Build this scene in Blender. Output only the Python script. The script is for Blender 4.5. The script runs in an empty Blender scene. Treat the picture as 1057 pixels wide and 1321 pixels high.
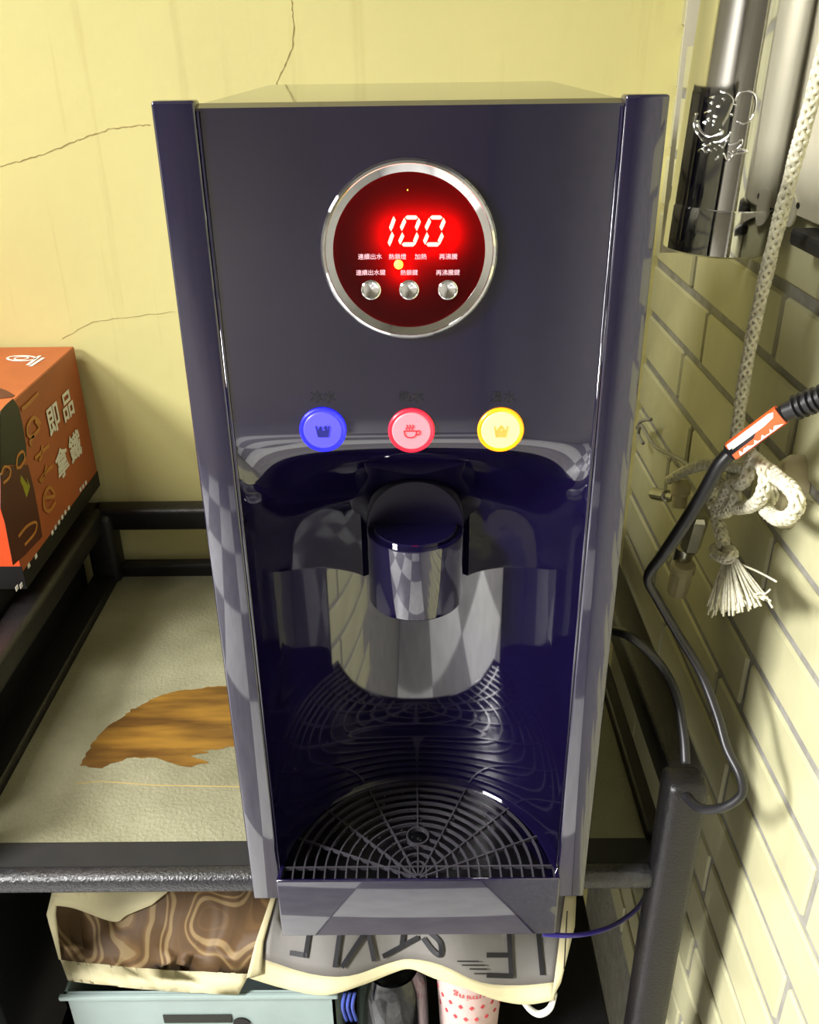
import bpy, bmesh, math, random
from mathutils import Vector, Matrix
random.seed(7)
R_ = random.Random(11)
sc = bpy.context.scene
COL = sc.collection

# ---------------------------------------------------------------- camera
FPX = 1169.0                                  # focal length in pixels for a 1057 x 1321 frame
def _n(v): return v.normalized()
nad = _n(Vector(((559-528.5)/FPX, (2936-660.5)/FPX, 1)))
vpf = Vector(((530-528.5)/FPX, (60-660.5)/FPX, 1)); vpf = _n(vpf - nad*vpf.dot(nad))
rgt = nad.cross(vpf)
e1 = Vector((rgt[0], vpf[0], -nad[0])); e2 = Vector((rgt[1], vpf[1], -nad[1])); e3 = Vector((rgt[2], vpf[2], -nad[2]))
cam = bpy.data.cameras.new('camera'); cam.sensor_fit = 'HORIZONTAL'; cam.sensor_width = 36
cam.lens = FPX/1057*36; cam.clip_start = 0.02; cam.clip_end = 50
co = bpy.data.objects.new('camera', cam); COL.objects.link(co)
M = Matrix.Identity(4)
for i in range(3): M[i][0] = e1[i]; M[i][1] = -e2[i]; M[i][2] = -e3[i]
co.matrix_world = M
sc.camera = co

# ---------------------------------------------------------------- world, lamps, exposure
w = bpy.data.worlds.new('world'); sc.world = w; w.use_nodes = True
w.node_tree.nodes['Background'].inputs[0].default_value = (0.9, 0.95, 1, 1)
w.node_tree.nodes['Background'].inputs[1].default_value = 0.05
sc.view_settings.view_transform = 'Standard'; sc.view_settings.look = 'None'
sc.view_settings.gamma = 1; sc.view_settings.exposure = 0.0; sc.view_settings.use_curve_mapping = False
LAMP = Vector((-1.40, -0.22, 0.50))
LAMP_A = Vector((-0.98, 0.50, 0.86))
def area(name, loc, size, sy, power, col, rot=(0, 0, 0)):
    l = bpy.data.lights.new(name, 'AREA'); l.shape = 'RECTANGLE'; l.size = size; l.size_y = sy
    l.energy = power; l.color = col
    o = bpy.data.objects.new(name, l); COL.objects.link(o); o.location = loc; o.rotation_euler = rot
    return o
area('side_lamp_light', LAMP, 0.46, 0.34, 15.5, (1, 0.98, 0.96), tuple((Vector((.29, .42, -.75))-LAMP).to_track_quat('-Z', 'Y').to_euler())).data.spread = math.radians(70)  # unseen left lamp with no fitting, aimed and narrowed onto the right wall
area('ceiling_lamp_light', LAMP_A, 0.60, 0.30, 21, (1, 0.98, 0.92))
rl = area('rear_fill_light', (-1.8, -1.1, 0.88), 0.3, 1.0, 95, (0.95, 0.96, 1)); rl.data.spread = math.radians(115)  # fill light added to brighten the floor and front wall the plastic reflects

# ---------------------------------------------------------------- helpers
def P(px, py, X=None, Y=None, Z=None):
    c = Vector(((px-528.5)/FPX, (py-660.5)/FPX, 1)); v = Vector((c.dot(rgt), c.dot(vpf), -c.dot(nad)))
    s = X/v[0] if X is not None else Y/v[1] if Y is not None else Z/v[2]
    return v*s
def lin(c): return tuple((x/255/12.92 if x/255 <= .04045 else ((x/255+.055)/1.055)**2.4) for x in c)
def mat(name, c, rough=.5, metal=0, ior=1.5, var=.06, vs=30, bump=0, bs=200, emit=0, ec=None, coat=0, alpha=1, trans=0, stretch=(1, 1, 1), c2=None):
    m = bpy.data.materials.new(name); m.use_nodes = True; t = m.node_tree; b = t.nodes['Principled BSDF']
    col = lin(c); b.inputs['Roughness'].default_value = rough; b.inputs['Metallic'].default_value = metal
    b.inputs['IOR'].default_value = ior; b.inputs['Coat Weight'].default_value = coat; b.inputs['Coat Roughness'].default_value = .03
    b.inputs['Transmission Weight'].default_value = trans; b.inputs['Alpha'].default_value = alpha
    tc = t.nodes.new('ShaderNodeTexCoord'); mp = t.nodes.new('ShaderNodeMapping'); mp.inputs['Scale'].default_value = stretch
    t.links.new(tc.outputs['Object'], mp.inputs[0])
    nz = t.nodes.new('ShaderNodeTexNoise'); nz.inputs['Scale'].default_value = vs; nz.inputs['Detail'].default_value = 5
    t.links.new(mp.outputs[0], nz.inputs['Vector'])
    rp = t.nodes.new('ShaderNodeValToRGB'); t.links.new(nz.outputs['Fac'], rp.inputs[0])
    rp.color_ramp.elements[0].position = .35; rp.color_ramp.elements[1].position = .65
    a = lin(c2) if c2 else tuple(x*(1-var*2) for x in col)
    rp.color_ramp.elements[0].color = (*a, 1); rp.color_ramp.elements[1].color = (*(tuple(min(1, x*(1+(0 if c2 else var))) for x in col)), 1)
    t.links.new(rp.outputs[0], b.inputs['Base Color'])
    if bump:
        n2 = t.nodes.new('ShaderNodeTexNoise'); n2.inputs['Scale'].default_value = bs; n2.inputs['Detail'].default_value = 4
        t.links.new(mp.outputs[0], n2.inputs['Vector'])
        bp = t.nodes.new('ShaderNodeBump'); bp.inputs['Strength'].default_value = bump; bp.inputs['Distance'].default_value = .002
        t.links.new(n2.outputs['Fac'], bp.inputs['Height']); t.links.new(bp.outputs[0], b.inputs['Normal'])
    if emit:
        b.inputs['Emission Color'].default_value = (*(lin(ec or c)), 1); b.inputs['Emission Strength'].default_value = emit
    return m
ROOTLOC = {}
def _par(o, parent):
    if parent is not None:
        o.parent = parent
        if parent.name in ROOTLOC: o.matrix_parent_inverse = Matrix.Translation(-ROOTLOC[parent.name])
def thing(name, label, cat, loc, group=None):
    o = bpy.data.objects.new(name, None); COL.objects.link(o); o.location = loc; o.empty_display_size = .02
    ROOTLOC[o.name] = Vector(loc); tag(o, label, cat, group); return o
def tag(o, label, cat=None, group=None, kind=None):
    if label: o['label'] = label
    if cat: o['category'] = cat
    if group: o['group'] = group
    if kind: o['kind'] = kind
    return o
def obj(name, bm, m, parent=None, smooth=False, label=None, recalc=True):
    if recalc: bmesh.ops.recalc_face_normals(bm, faces=bm.faces)
    me = bpy.data.meshes.new(name); bm.to_mesh(me); bm.free(); me.materials.append(m)
    if smooth:
        me.shade_smooth()
        if smooth is not True: me.set_sharp_from_angle(angle=math.radians(smooth))
    o = bpy.data.objects.new(name, me); COL.objects.link(o); _par(o, parent)
    if label: o['label'] = label
    return o
def struct(name, bm, m, parent=None, smooth=False):
    o = obj(name, bm, m, parent, smooth)
    if parent is None: o['kind'] = 'structure'
    return o
def box(bm, x0, x1, y0, y1, z0, z1, bev=0, seg=2):
    vs = [bm.verts.new((x, y, z)) for x in (x0, x1) for y in (y0, y1) for z in (z0, z1)]
    F = [(0, 1, 3, 2), (4, 6, 7, 5), (0, 4, 5, 1), (2, 3, 7, 6), (0, 2, 6, 4), (1, 5, 7, 3)]
    fs = [bm.faces.new([vs[i] for i in f]) for f in F]
    if bev:
        es = set(e for f in fs for e in f.edges)
        bmesh.ops.bevel(bm, geom=list(es), offset=bev, segments=seg, profile=.5, affect='EDGES')
    return bm
def B(*a, **k): return box(bmesh.new(), *a, **k)
def spline(pts, n=8):
    pts = [Vector(p) for p in pts]; out = []
    for i in range(len(pts)-1):
        p0 = pts[max(i-1, 0)]; p1 = pts[i]; p2 = pts[i+1]; p3 = pts[min(i+2, len(pts)-1)]
        for k in range(n):
            t = k/n
            out.append(.5*((2*p1)+(p2-p0)*t+(2*p0-5*p1+4*p2-p3)*t*t+(3*p1-p0-3*p2+p3)*t**3))
    out.append(pts[-1]); return out
def frames(pts):
    T = [(pts[min(i+1, len(pts)-1)]-pts[max(i-1, 0)]).normalized() for i in range(len(pts))]
    a = Vector((0, 0, 1)) if abs(T[0].z) < .9 else Vector((1, 0, 0))
    N = [(a-T[0]*a.dot(T[0])).normalized()]
    for i in range(1, len(pts)):
        v = N[-1]-T[i]*N[-1].dot(T[i]); N.append(v.normalized())
    return T, N, [T[i].cross(N[i]) for i in range(len(pts))]
def tube(bm, pts, r, seg=10, sx=1, sy=1, cap=True):
    pts = [Vector(p) for p in pts]; T, N, Bn = frames(pts); rings = []
    for i, p in enumerate(pts):
        rr = r(i/(len(pts)-1)) if callable(r) else r
        rings.append([bm.verts.new(p+N[i]*math.cos(a)*rr*sx+Bn[i]*math.sin(a)*rr*sy) for a in [2*math.pi*k/seg for k in range(seg)]])
    for i in range(len(rings)-1):
        for k in range(seg): bm.faces.new((rings[i][k], rings[i][(k+1) % seg], rings[i+1][(k+1) % seg], rings[i+1][k]))
    if cap: bm.faces.new(rings[0][::-1]); bm.faces.new(rings[-1])
    return bm
def rope(bm, pts, r=.006, strands=4, pitch=.028):
    # resample evenly
    L = [0]
    for i in range(1, len(pts)): L.append(L[-1]+(pts[i]-pts[i-1]).length)
    n = max(6, int(L[-1]/.0022)); q = []; j = 0
    for i in range(n+1):
        d = L[-1]*i/n
        while j < len(L)-2 and L[j+1] < d: j += 1
        t = (d-L[j])/max(1e-9, L[j+1]-L[j]); q.append(pts[j].lerp(pts[j+1], t))
    T, N, Bn = frames(q)
    for dr in (1, -1):
        for s in range(strands):
            pp = []
            for i in range(n+1):
                d = L[-1]*i/n; a = dr*2*math.pi*d/pitch+2*math.pi*s/strands
                rr = r*(.74+.1*dr*math.sin(strands*2*math.pi*d/pitch*2))
                pp.append(q[i]+N[i]*math.cos(a)*rr+Bn[i]*math.sin(a)*rr)
            tube(bm, pp, r*.36, 5)
    tube(bm, q, r*.62, 6)
    return bm
def lathe(bm, prof, c, axis='Z', seg=48, closed=False):
    rings = []
    for r, h in prof:
        ring = []
        for k in range(seg):
            a = 2*math.pi*k/seg; x, y = r*math.cos(a), r*math.sin(a)
            if axis == 'Z': v = Vector((x, y, h))
            elif axis == 'Y': v = Vector((x, h, y))
            else: v = Vector((h, x, y))
            ring.append(bm.verts.new(Vector(c)+v))
        rings.append(ring)
    for i in range(len(rings)-1):
        for k in range(seg): bm.faces.new((rings[i][k], rings[i][(k+1) % seg], rings[i+1][(k+1) % seg], rings[i+1][k]))
    if not closed:
        for g, f in ((rings[0], 0), (rings[-1], -1)):
            if prof[f][0] > 1e-6: bm.faces.new(g)
    return bm
def prism(bm, poly, off):          # polygon of 3-D points, extruded by vector off
    off = Vector(off); a = [bm.verts.new(p) for p in poly]; b = [bm.verts.new(Vector(p)+off) for p in poly]
    bm.faces.new(a); bm.faces.new(b[::-1])
    for i in range(len(a)): j = (i+1) % len(a); bm.faces.new((a[i], b[i], b[j], a[j]))
    return bm
def ribbon(bm, pts, wd, nrm, th=.0004):      # flat stroke of width wd lying on a surface with normal nrm
    pts = [Vector(p) for p in pts]; nrm = Vector(nrm).normalized(); L = []; Rr = []
    for i, p in enumerate(pts):
        t = (pts[min(i+1, len(pts)-1)]-pts[max(i-1, 0)]).normalized(); s = t.cross(nrm).normalized()*wd/2
        L.append(p+s); Rr.append(p-s)
    a = [[bm.verts.new(p+nrm*h) for p in X] for X in (L, Rr) for h in (0, th)]
    for i in range(len(pts)-1):
        for u, v in ((0, 1), (1, 3), (3, 2), (2, 0)): bm.faces.new((a[u][i], a[u][i+1], a[v][i+1], a[v][i]))
    for i in (0, -1): bm.faces.new((a[0][i], a[1][i], a[3][i], a[2][i]))
    return bm
def text(name, s, m, parent, origin, ux, uy, size, th=.0002, sx=1, align='CENTER', label=None, bold=0):
    """flat lettering: ux/uy are the writing and the up directions on the surface"""
    c = bpy.data.curves.new(name, 'FONT'); c.body = s; c.size = 1; c.align_x = align; c.align_y = 'CENTER'; c.resolution_u = 3
    t = bpy.data.objects.new('tmp', c); COL.objects.link(t)
    dg = bpy.context.evaluated_depsgraph_get(); me = bpy.data.meshes.new_from_object(t.evaluated_get(dg))
    bpy.data.objects.remove(t); bpy.data.curves.remove(c)
    if bold:                                    # thicken the strokes with slightly shifted copies of the glyph
        b2 = bmesh.new()
        for k in range(9):
            for v in me.vertices: v.co.x += bold*((k % 3)-1); v.co.y += bold*((k//3)-1); v.co.z += .0001*k
            b2.from_mesh(me)
            for v in me.vertices: v.co.x -= bold*((k % 3)-1); v.co.y -= bold*((k//3)-1); v.co.z -= .0001*k
        b2.to_mesh(me); b2.free()
    ux = Vector(ux).normalized(); uy = Vector(uy).normalized(); n = ux.cross(uy)
    for v in me.vertices: v.co = Vector(origin)+ux*v.co.x*size*sx+uy*v.co.y*size+n*(th+v.co.z*size)
    me.materials.clear(); me.materials.append(m); me.name = name
    o = bpy.data.objects.new(name, me); COL.objects.link(o); _par(o, parent)
    if label: o['label'] = label
    return o

# ---------------------------------------------------------------- materials
def wall_mat():
    m = mat('yellow_plaster', (224, 216, 148), .75, var=.03, vs=3, bump=.25, bs=60); t = m.node_tree; b = t.nodes['Principled BSDF']
    # faint vertical run stains
    tc = [n for n in t.nodes if n.type == 'TEX_COORD'][0]
    mp = t.nodes.new('ShaderNodeMapping'); mp.inputs['Scale'].default_value = (26, 1, 1.6); t.links.new(tc.outputs['Object'], mp.inputs[0])
    nz = t.nodes.new('ShaderNodeTexNoise'); nz.inputs['Scale'].default_value = 1.6; nz.inputs['Detail'].default_value = 6; t.links.new(mp.outputs[0], nz.inputs['Vector'])
    rp = t.nodes.new('ShaderNodeValToRGB'); rp.color_ramp.elements[0].position = .6; rp.color_ramp.elements[1].position = .78
    t.links.new(nz.outputs['Fac'], rp.inputs[0])
    mx = t.nodes.new('ShaderNodeMix'); mx.data_type = 'RGBA'; old = b.inputs['Base Color'].links[0].from_socket
    ml = t.nodes.new('ShaderNodeMath'); ml.operation = 'MULTIPLY'; ml.inputs[1].default_value = .35; t.links.new(rp.outputs[0], ml.inputs[0])
    t.links.new(ml.outputs[0], mx.inputs[0]); t.links.new(old, mx.inputs[6]); mx.inputs[7].default_value = (*lin((176, 158, 92)), 1)
    t.links.new(mx.outputs[2], b.inputs['Base Color']); return m
M_wall = wall_mat()
M_crack = mat('crack_dust', (158, 138, 84), .9)
M_brick = mat('painted_brick', (184, 181, 144), .6, var=.05, vs=14, bump=.3, bs=70)
M_mortar = mat('painted_mortar', (140, 138, 130), .85, var=.1, vs=60, bump=.5, bs=150)
M_room = mat('cream_room_wall', (165, 160, 148), .8, var=.04, vs=3)
M_ceil = mat('white_ceiling', (170, 168, 162), .85, var=.03, vs=3)
M_tw = mat('white_floor_tile', (248, 246, 242), .3, var=.05, vs=8)
M_tg = mat('grey_floor_tile', (168, 164, 162), .3, var=.08, vs=8)
M_navy = mat('navy_gloss_plastic', (15, 10, 42), .045, ior=2.1, var=.08, vs=5)
M_boss = mat('dark_navy_recess', (12, 7, 34), .3, ior=1.4)
M_navy2 = mat('navy_gloss_fascia', (15, 10, 40), .05, ior=2.1, var=.15, vs=6, stretch=(1, 1, .4))
M_black = mat('black_cart_plastic', (22, 20, 22), .38, var=.15, vs=120, bump=.35, bs=500)
M_lip = mat('glossy_speckled_lip', (40, 40, 43), .24, var=.15, vs=120, bump=.5, bs=420)
M_blackm = mat('matt_black_board', (16, 15, 16), .7, var=.2, vs=40)
M_grate = mat('black_grate_plastic', (54, 52, 58), .25, var=.1, bump=.1)
M_bowl = mat('black_bowl_plastic', (12, 11, 16), .3)
M_chrome = mat('chrome', (225, 225, 225), .06, 1, var=.02)
M_steel = mat('polished_steel', (196, 196, 194), .07, 1, var=.04, vs=6)
M_plate = mat('brushed_steel_plate', (205, 200, 178), .38, .35, var=.05, vs=20, stretch=(1, 1, .1))
M_board = mat('dark_red_display_glass', (26, 2, 5), .1, ior=1.4)
_t = M_board.node_tree; _tr = _t.nodes.new('ShaderNodeBsdfTranslucent'); _tr.inputs[0].default_value = (.75, .01, .008, 1)
_mx = _t.nodes.new('ShaderNodeMixShader'); _mx.inputs[0].default_value = .45; _o = [n for n in _t.nodes if n.type == 'OUTPUT_MATERIAL'][0]
_t.links.new(_t.nodes['Principled BSDF'].outputs[0], _mx.inputs[1]); _t.links.new(_tr.outputs[0], _mx.inputs[2]); _t.links.new(_mx.outputs[0], _o.inputs[0])
M_seg = mat('lit_red_segment', (255, 150, 120), .4, emit=1.6, ec=(255, 215, 190))
M_led = mat('lit_yellow_led', (240, 255, 90), .4, emit=2.2, ec=(235, 220, 60))
M_ink = mat('pale_display_ink', (240, 190, 200), .6, emit=.35, ec=(250, 170, 190))
M_dark_ink = mat('black_print', (10, 9, 16), .55)
M_rope = mat('cream_cotton_rope', (214, 210, 186), .85, var=.12, vs=200)
M_cord = mat('black_rubber_cord', (26, 25, 28), .42, var=.1)
M_orange = mat('orange_label', (238, 88, 30), .45, var=.03)
M_white = mat('white_print', (240, 238, 230), .5, var=.02)
M_carton = mat('orange_brown_carton', (176, 92, 46), .5, var=.05, vs=20)
M_cartonf = mat('bright_orange_carton', (216, 78, 30), .5, var=.03)
M_cblack = mat('black_carton_print', (16, 13, 12), .5)
M_gold = mat('gold_brown_print', (196, 130, 56), .5)
M_maroon = mat('dark_brown_print', (84, 34, 18), .5)
M_greend = mat('dark_green_print', (24, 28, 16), .5)
M_leafy = mat('yellow_green_print', (170, 170, 30), .5)
M_paper = mat('cream_paper', (206, 197, 156), .7, var=.05, vs=25, bump=.3, bs=40)
M_greyp = mat('grey_newsprint', (112, 109, 104), .6, var=.08, vs=12, bump=.3, bs=40)
M_teal = mat('pale_teal_plastic', (158, 176, 172), .4, var=.03)
M_pink = mat('pale_pink_paper', (244, 214, 208), .5, var=.03)
M_red = mat('red_print', (206, 70, 76), .5)
M_glass = mat('clear_glass', (235, 240, 245), .03, trans=1, ior=1.45)
M_blue = mat('blue_clip_plastic', (60, 80, 170), .25)
M_tubeb = mat('blue_water_tube', (58, 48, 150), .3, var=.05)
M_hose = mat('grey_hose', (150, 148, 140), .5)
M_brass = mat('nickel_fitting', (180, 178, 168), .25, 1, var=.1, vs=60)
M_hosew = mat('beige_nylon_fitting', (176, 166, 130), .5)
def liner_mat():
    m = mat('worn_grey_liner', (134, 132, 108), .6, var=.12, vs=9, bump=.6, bs=260, c2=(108, 106, 82)); return m
M_liner = liner_mat()
M_bare = mat('bare_brown_board', (130, 94, 32), .4, vs=7, stretch=(1.4, 9, 1), c2=(76, 48, 14))
def swirl_mat():
    m = mat('brown_swirl_print', (128, 92, 50), .65, bump=.2, bs=40); t = m.node_tree; b = t.nodes['Principled BSDF']
    tc = [n for n in t.nodes if n.type == 'TEX_COORD'][0]
    nz = t.nodes.new('ShaderNodeTexNoise'); nz.inputs['Scale'].default_value = 5; nz.inputs['Detail'].default_value = 2.5; t.links.new(tc.outputs['Object'], nz.inputs['Vector'])
    mm = t.nodes.new('ShaderNodeMath'); mm.operation = 'MULTIPLY'; mm.inputs[1].default_value = 95; t.links.new(nz.outputs['Fac'], mm.inputs[0])
    sn = t.nodes.new('ShaderNodeMath'); sn.operation = 'SINE'; t.links.new(mm.outputs[0], sn.inputs[0])
    m3 = t.nodes.new('ShaderNodeMath'); m3.operation = 'MULTIPLY'; m3.inputs[1].default_value = 3.1; t.links.new(mm.outputs[0], m3.inputs[0])
    s3 = t.nodes.new('ShaderNodeMath'); s3.operation = 'SINE'; t.links.new(m3.outputs[0], s3.inputs[0])
    ad = t.nodes.new('ShaderNodeMath'); ad.operation = 'ADD'; t.links.new(sn.outputs[0], ad.inputs[0]); t.links.new(s3.outputs[0], ad.inputs[1])
    rp = t.nodes.new('ShaderNodeValToRGB'); rp.color_ramp.elements[0].position = 0; rp.color_ramp.elements[0].color = (*lin((86, 62, 32)), 1)
    rp.color_ramp.elements[1].position = 1; rp.color_ramp.elements[1].color = (*lin((138, 116, 78)), 1)
    e0 = rp.color_ramp.elements.new(.8); e0.color = (*lin((112, 84, 46)), 1)
    e = rp.color_ramp.elements.new(.45); e.color = (*lin((108, 80, 42)), 1)
    t.links.new(ad.outputs[0], rp.inputs[0]); t.links.new(rp.outputs[0], b.inputs['Base Color']); return m
M_swirl = swirl_mat()

# ---------------------------------------------------------------- the room
XL, XR, YB, YF, ZC, ZF = -2.4, .29, 1.10, -2.6, .912, -1.45
struct('wall_back', B(XL-.1, XR+.15, YB, YB+.1, ZF, ZC), M_wall)
wb = bpy.data.objects['wall_back']
def crack(pts, wd, amp):
    q = []
    pts = [P(x, y, Y=YB-.0003) for x, y in pts]
    for i in range(len(pts)-1):
        for k in range(6): q.append(pts[i].lerp(pts[i+1], k/6)+Vector((R_.uniform(-amp, amp), 0, R_.uniform(-amp, amp))))
    q.append(pts[-1]); bm = bmesh.new()
    T = [(q[min(i+1, len(q)-1)]-q[max(i-1, 0)]).normalized() for i in range(len(q))]
    L = []
    for i, p in enumerate(q):
        s = Vector((T[i].z, 0, -T[i].x))*wd*R_.uniform(.3, 1)*.5; L.append((bm.verts.new(p+s), bm.verts.new(p-s)))
    for i in range(len(L)-1): bm.faces.new((L[i][0], L[i+1][0], L[i+1][1], L[i][1]))
    obj('crack', bm, M_crack, wb)
crack([(376, 0), (379, 25), (378, 62), (366, 88), (357, 105), (362, 120), (380, 133)], .0017, .0009)
crack([(193, 161), (165, 163), (144, 166), (120, 174), (95, 182), (60, 198), (30, 207), (0, 215)], .0014, .0010)
crack([(226, 402), (190, 406), (150, 411), (120, 415), (80, 437)], .0007, .0008)
wl = struct('wall_left', B(XL-.1, XL, YF, YB, ZF, ZC), M_room)
wf = struct('wall_front', B(XL-.1, XR+.15, YF-.1, YF, ZF, ZC), M_room)
struct('ceiling', B(XL-.1, XR+.15, YF-.1, YB+.1, ZC, ZC+.1), M_ceil)
fl = struct('floor', B(XL-.1, XR+.15, YF-.1, YB+.1, ZF-.06, ZF-.012), M_mortar)
tm = []
for m_ in (M_tw, M_tg):
    bm = B(-.2735, .2735, -.2735, .2735, -.012, 0, bev=.002, seg=1); me = bpy.data.meshes.new('tile'); bm.to_mesh(me); bm.free(); me.materials.append(m_); tm.append(me)
for i in range(5):
    for j in range(7):
        x = XR-.275-.55*i; y = YB-.275-.55*j
        o = bpy.data.objects.new('tile', tm[(i+j) % 2]); COL.objects.link(o); o.location = (x, y, ZF); o.parent = fl
# right wall of painted brick
wr = struct('wall_right', B(XR+.0028, XR+.15, YF, YB, ZF, ZC), M_mortar)
bl, pitch = .238, .0610
bms = []
for v in range(3):
    bm = B(0, .012, -(bl-.008)/2, (bl-.008)/2, -(pitch-.0085)/2, (pitch-.0085)/2, bev=.0022, seg=1)
    me = bpy.data.meshes.new('brick'); bm.to_mesh(me); bm.free(); me.materials.append(M_brick); bms.append(me)
z0 = -.2630
for r in range(-14, 8):
    zc = z0+pitch*r; off = .883 if r % 2 == 0 else .945
    for k in range(-3, 2):
        yc = off+bl*(k+.5)
        if yc > YB+.02: continue
        o = bpy.data.objects.new('brick', bms[(r+k) % 3]); COL.objects.link(o)
        o.location = (XR+R_.uniform(-.0012, .0008), yc, zc+R_.uniform(-.0008, .0008)); o.rotation_euler = (R_.uniform(-.004, .004), 0, R_.uniform(-.004, .004)); o.parent = wr

# ceiling light near the back wall, plus the added rear fill light, both unseen
def ceiling_light(loc, sx, sy, label):
    t = thing('ceiling_light', label, 'light', (loc[0], loc[1], loc[2]+.03))
    bm = B(loc[0]-sx/2-.02, loc[0]+sx/2+.02, loc[1]-sy/2-.02, loc[1]+sy/2+.02, loc[2]+.004, loc[2]+.03, bev=.004); obj('housing', bm, M_white, t)
ceiling_light(LAMP_A, .60, .30, 'white ceiling light nearest the back wall')
ceiling_light((-1.8, -1.1, .88), .3, 1.0, 'unseen long white fill light added behind the camera')

# ---------------------------------------------------------------- the cart
MT = -.643
cart = thing('utility_cart', 'black plastic utility cart with guard rails, carrying the water dispenser', 'cart', (-.09, .8, ZF))
obj('tray', B(-.425, .222, .569, 1.078, -.672, -.6455, bev=.003), M_blackm, cart)
liner = obj('tray_liner', B(-.407, .207, .597, 1.070, -.646, MT, bev=.001, seg=1), M_liner, cart, label='worn grey olive liner with a peeled brown patch')
# peeled patch
pl = [(103, 988), (112, 972), (118, 960), (128, 948), (142, 934), (158, 926), (170, 915), (185, 908), (196, 902), (212, 896), (230, 891), (250, 889), (268, 886), (296, 884), (330, 882), (360, 892), (360, 950), (330, 962), (300, 963), (282, 966), (262, 968), (270, 972), (245, 975), (262, 980), (268, 984), (240, 990), (222, 984), (200, 978), (168, 977), (148, 984), (130, 991)]
pp = []
for i in range(len(pl)):
    a = P(*pl[i], Z=MT+.0002); b = P(*pl[(i+1) % len(pl)], Z=MT+.0002)
    for k in range(4):
        q = a.lerp(b, k/4); pp.append(Vector((q.x+R_.uniform(-.0016, .0016), q.y+R_.uniform(-.0012, .0012), q.z)))
bm = bmesh.new(); bm.faces.new([bm.verts.new(p) for p in pp]); bmesh.ops.triangulate(bm, faces=bm.faces); obj('peeled_patch', bm, M_bare, liner, label='bare brown patch where the liner has peeled')
bm = bmesh.new(); ribbon(bm, [P(98, 1011, Z=MT), P(130, 1008, Z=MT), P(200, 1013, Z=MT), P(310, 1015, Z=MT)], .0012, (0, 0, 1), .0002); obj('scratch', bm, M_crack, liner)
# front rail: flat ledge and a rounded lip
obj('front_ledge', B(-.425, .207, .560, .597, -.660, -.6405, bev=.002), M_blackm, cart)
bm = bmesh.new(); box(bm, -.425, .207, .5505, .5695, -.657, -.637, bev=.0075, seg=4); obj('front_lip', bm, M_lip, cart, smooth=40)
# back rail, lower back lip
obj('guard_rail', B(-.432, .238, 1.060, 1.092, -.570, -.538, bev=.007, seg=3), M_black, cart, smooth=40)
obj('back_lip', B(-.425, .222, 1.066, 1.086, -.660, -.626, bev=.003), M_black, cart)
# side rails
obj('guard_rail', B(-.447, -.413, .560, 1.090, -.570, -.538, bev=.007, seg=3), M_black, cart, smooth=40)
obj('guard_rail', B(.206, .238, .560, 1.090, -.568, -.534, bev=.007, seg=3), M_black, cart, smooth=40)
obj('side_lip', B(-.440, -.407, .597, 1.070, -.668, -.634, bev=.003), M_black, cart)
obj('side_lip', B(.207, .222, .597, 1.070, -.668, -.634, bev=.003), M_black, cart)
for x0, x1, y0, y1, zt in ((.202, .236, .545, .577, -.533), (-.447, -.413, .545, .577, -.535), (.206, .238, 1.060, 1.090, -.545), (-.440, -.402, 1.052, 1.090, -.545)):
    obj('post', B(x0, x1, y0, y1, ZF+.05, zt, bev=.008, seg=3), M_black, cart, smooth=40)
    bm = bmesh.new(); lathe(bm, [(.008, -.01), (.024, -.008), (.025, 0), (.024, .008), (.008, .01)], ((x0+x1)/2, (y0+y1)/2, ZF+.0255), 'X', 20); obj('wheel', bm, M_cord, cart, smooth=40)
SH = -1.02
obj('lower_shelf', B(-.425, .222, .552, 1.078, SH-.03, SH, bev=.004), M_black, cart)

# ---------------------------------------------------------------- water dispenser
YFR = .5375; YPL = .5350
XO = -.0008; RH = .1163
wd = thing('water_dispenser', 'tall glossy navy hot and cold water dispenser standing on the black cart', 'water dispenser', (0, .68, MT))
# casing (open at the front behind the fascia)
bm = bmesh.new()
X0, X1, Y0, Y1, Z0, Z1 = -.118, .117, .5445, .84, -.6355, -.0272
v = [bm.verts.new((x, y, z)) for x in (X0, X1) for y in (Y0, Y1) for z in (Z0, Z1)]
for f in ((0, 1, 3, 2), (4, 6, 7, 5), (2, 3, 7, 6), (0, 2, 6, 4), (1, 5, 7, 3)): bm.faces.new([v[i] for i in f])
obj('casing', bm, M_navy, wd)
for sx in (-1, 1):
    for yy in (.61, .81):
        bm = bmesh.new(); lathe(bm, [(.012, 0), (.012, .0074), (.009, .0076)], (sx*.1, yy, MT+.0001), 'Z', 16); obj('foot', bm, M_cord, wd)
for s in (-1, 1):
    a, b = (XO-.1400, XO-RH) if s < 0 else (XO+RH, XO+.1402)
    bm = bmesh.new(); box(bm, a, b, YPL, .549, -.6435, -.0245, bev=.0016, seg=3); obj('pillar', bm, M_navy, wd, smooth=40)
    bm = bmesh.new(); box(bm, a+(.012 if s < 0 else .001), b-(.001 if s < 0 else .012), .5485, .84, -.6355, -.032, bev=.001, seg=1)
    obj('side_panel', bm, M_navy, wd)
    # thin bright-edged bead between pillar and niche
    bm = bmesh.new(); xb = XO+s*(RH-.0009); tube(bm, [(xb, YFR-.0005, -.03), (xb, YFR-.0005, -.606)], .0012, 8); obj('edge_bead', bm, M_navy, wd, smooth=True)
def sm(t): t = max(0, min(1, t)); return t*t*(3-2*t)
ZN0, ZN1 = -.220, -.318
dx0, dz0 = -.0013, -.1058
def depth(x, z):
    h = .521+math.sqrt(max(0, RH*RH-x*x))-YFR
    well = .014 if (x-dx0)**2+(z-dz0)**2 < .0415**2 else 0
    return max(0, h)*sm((ZN0-z)/(ZN0-ZN1))+well
bm = bmesh.new(); rows = []
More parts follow.
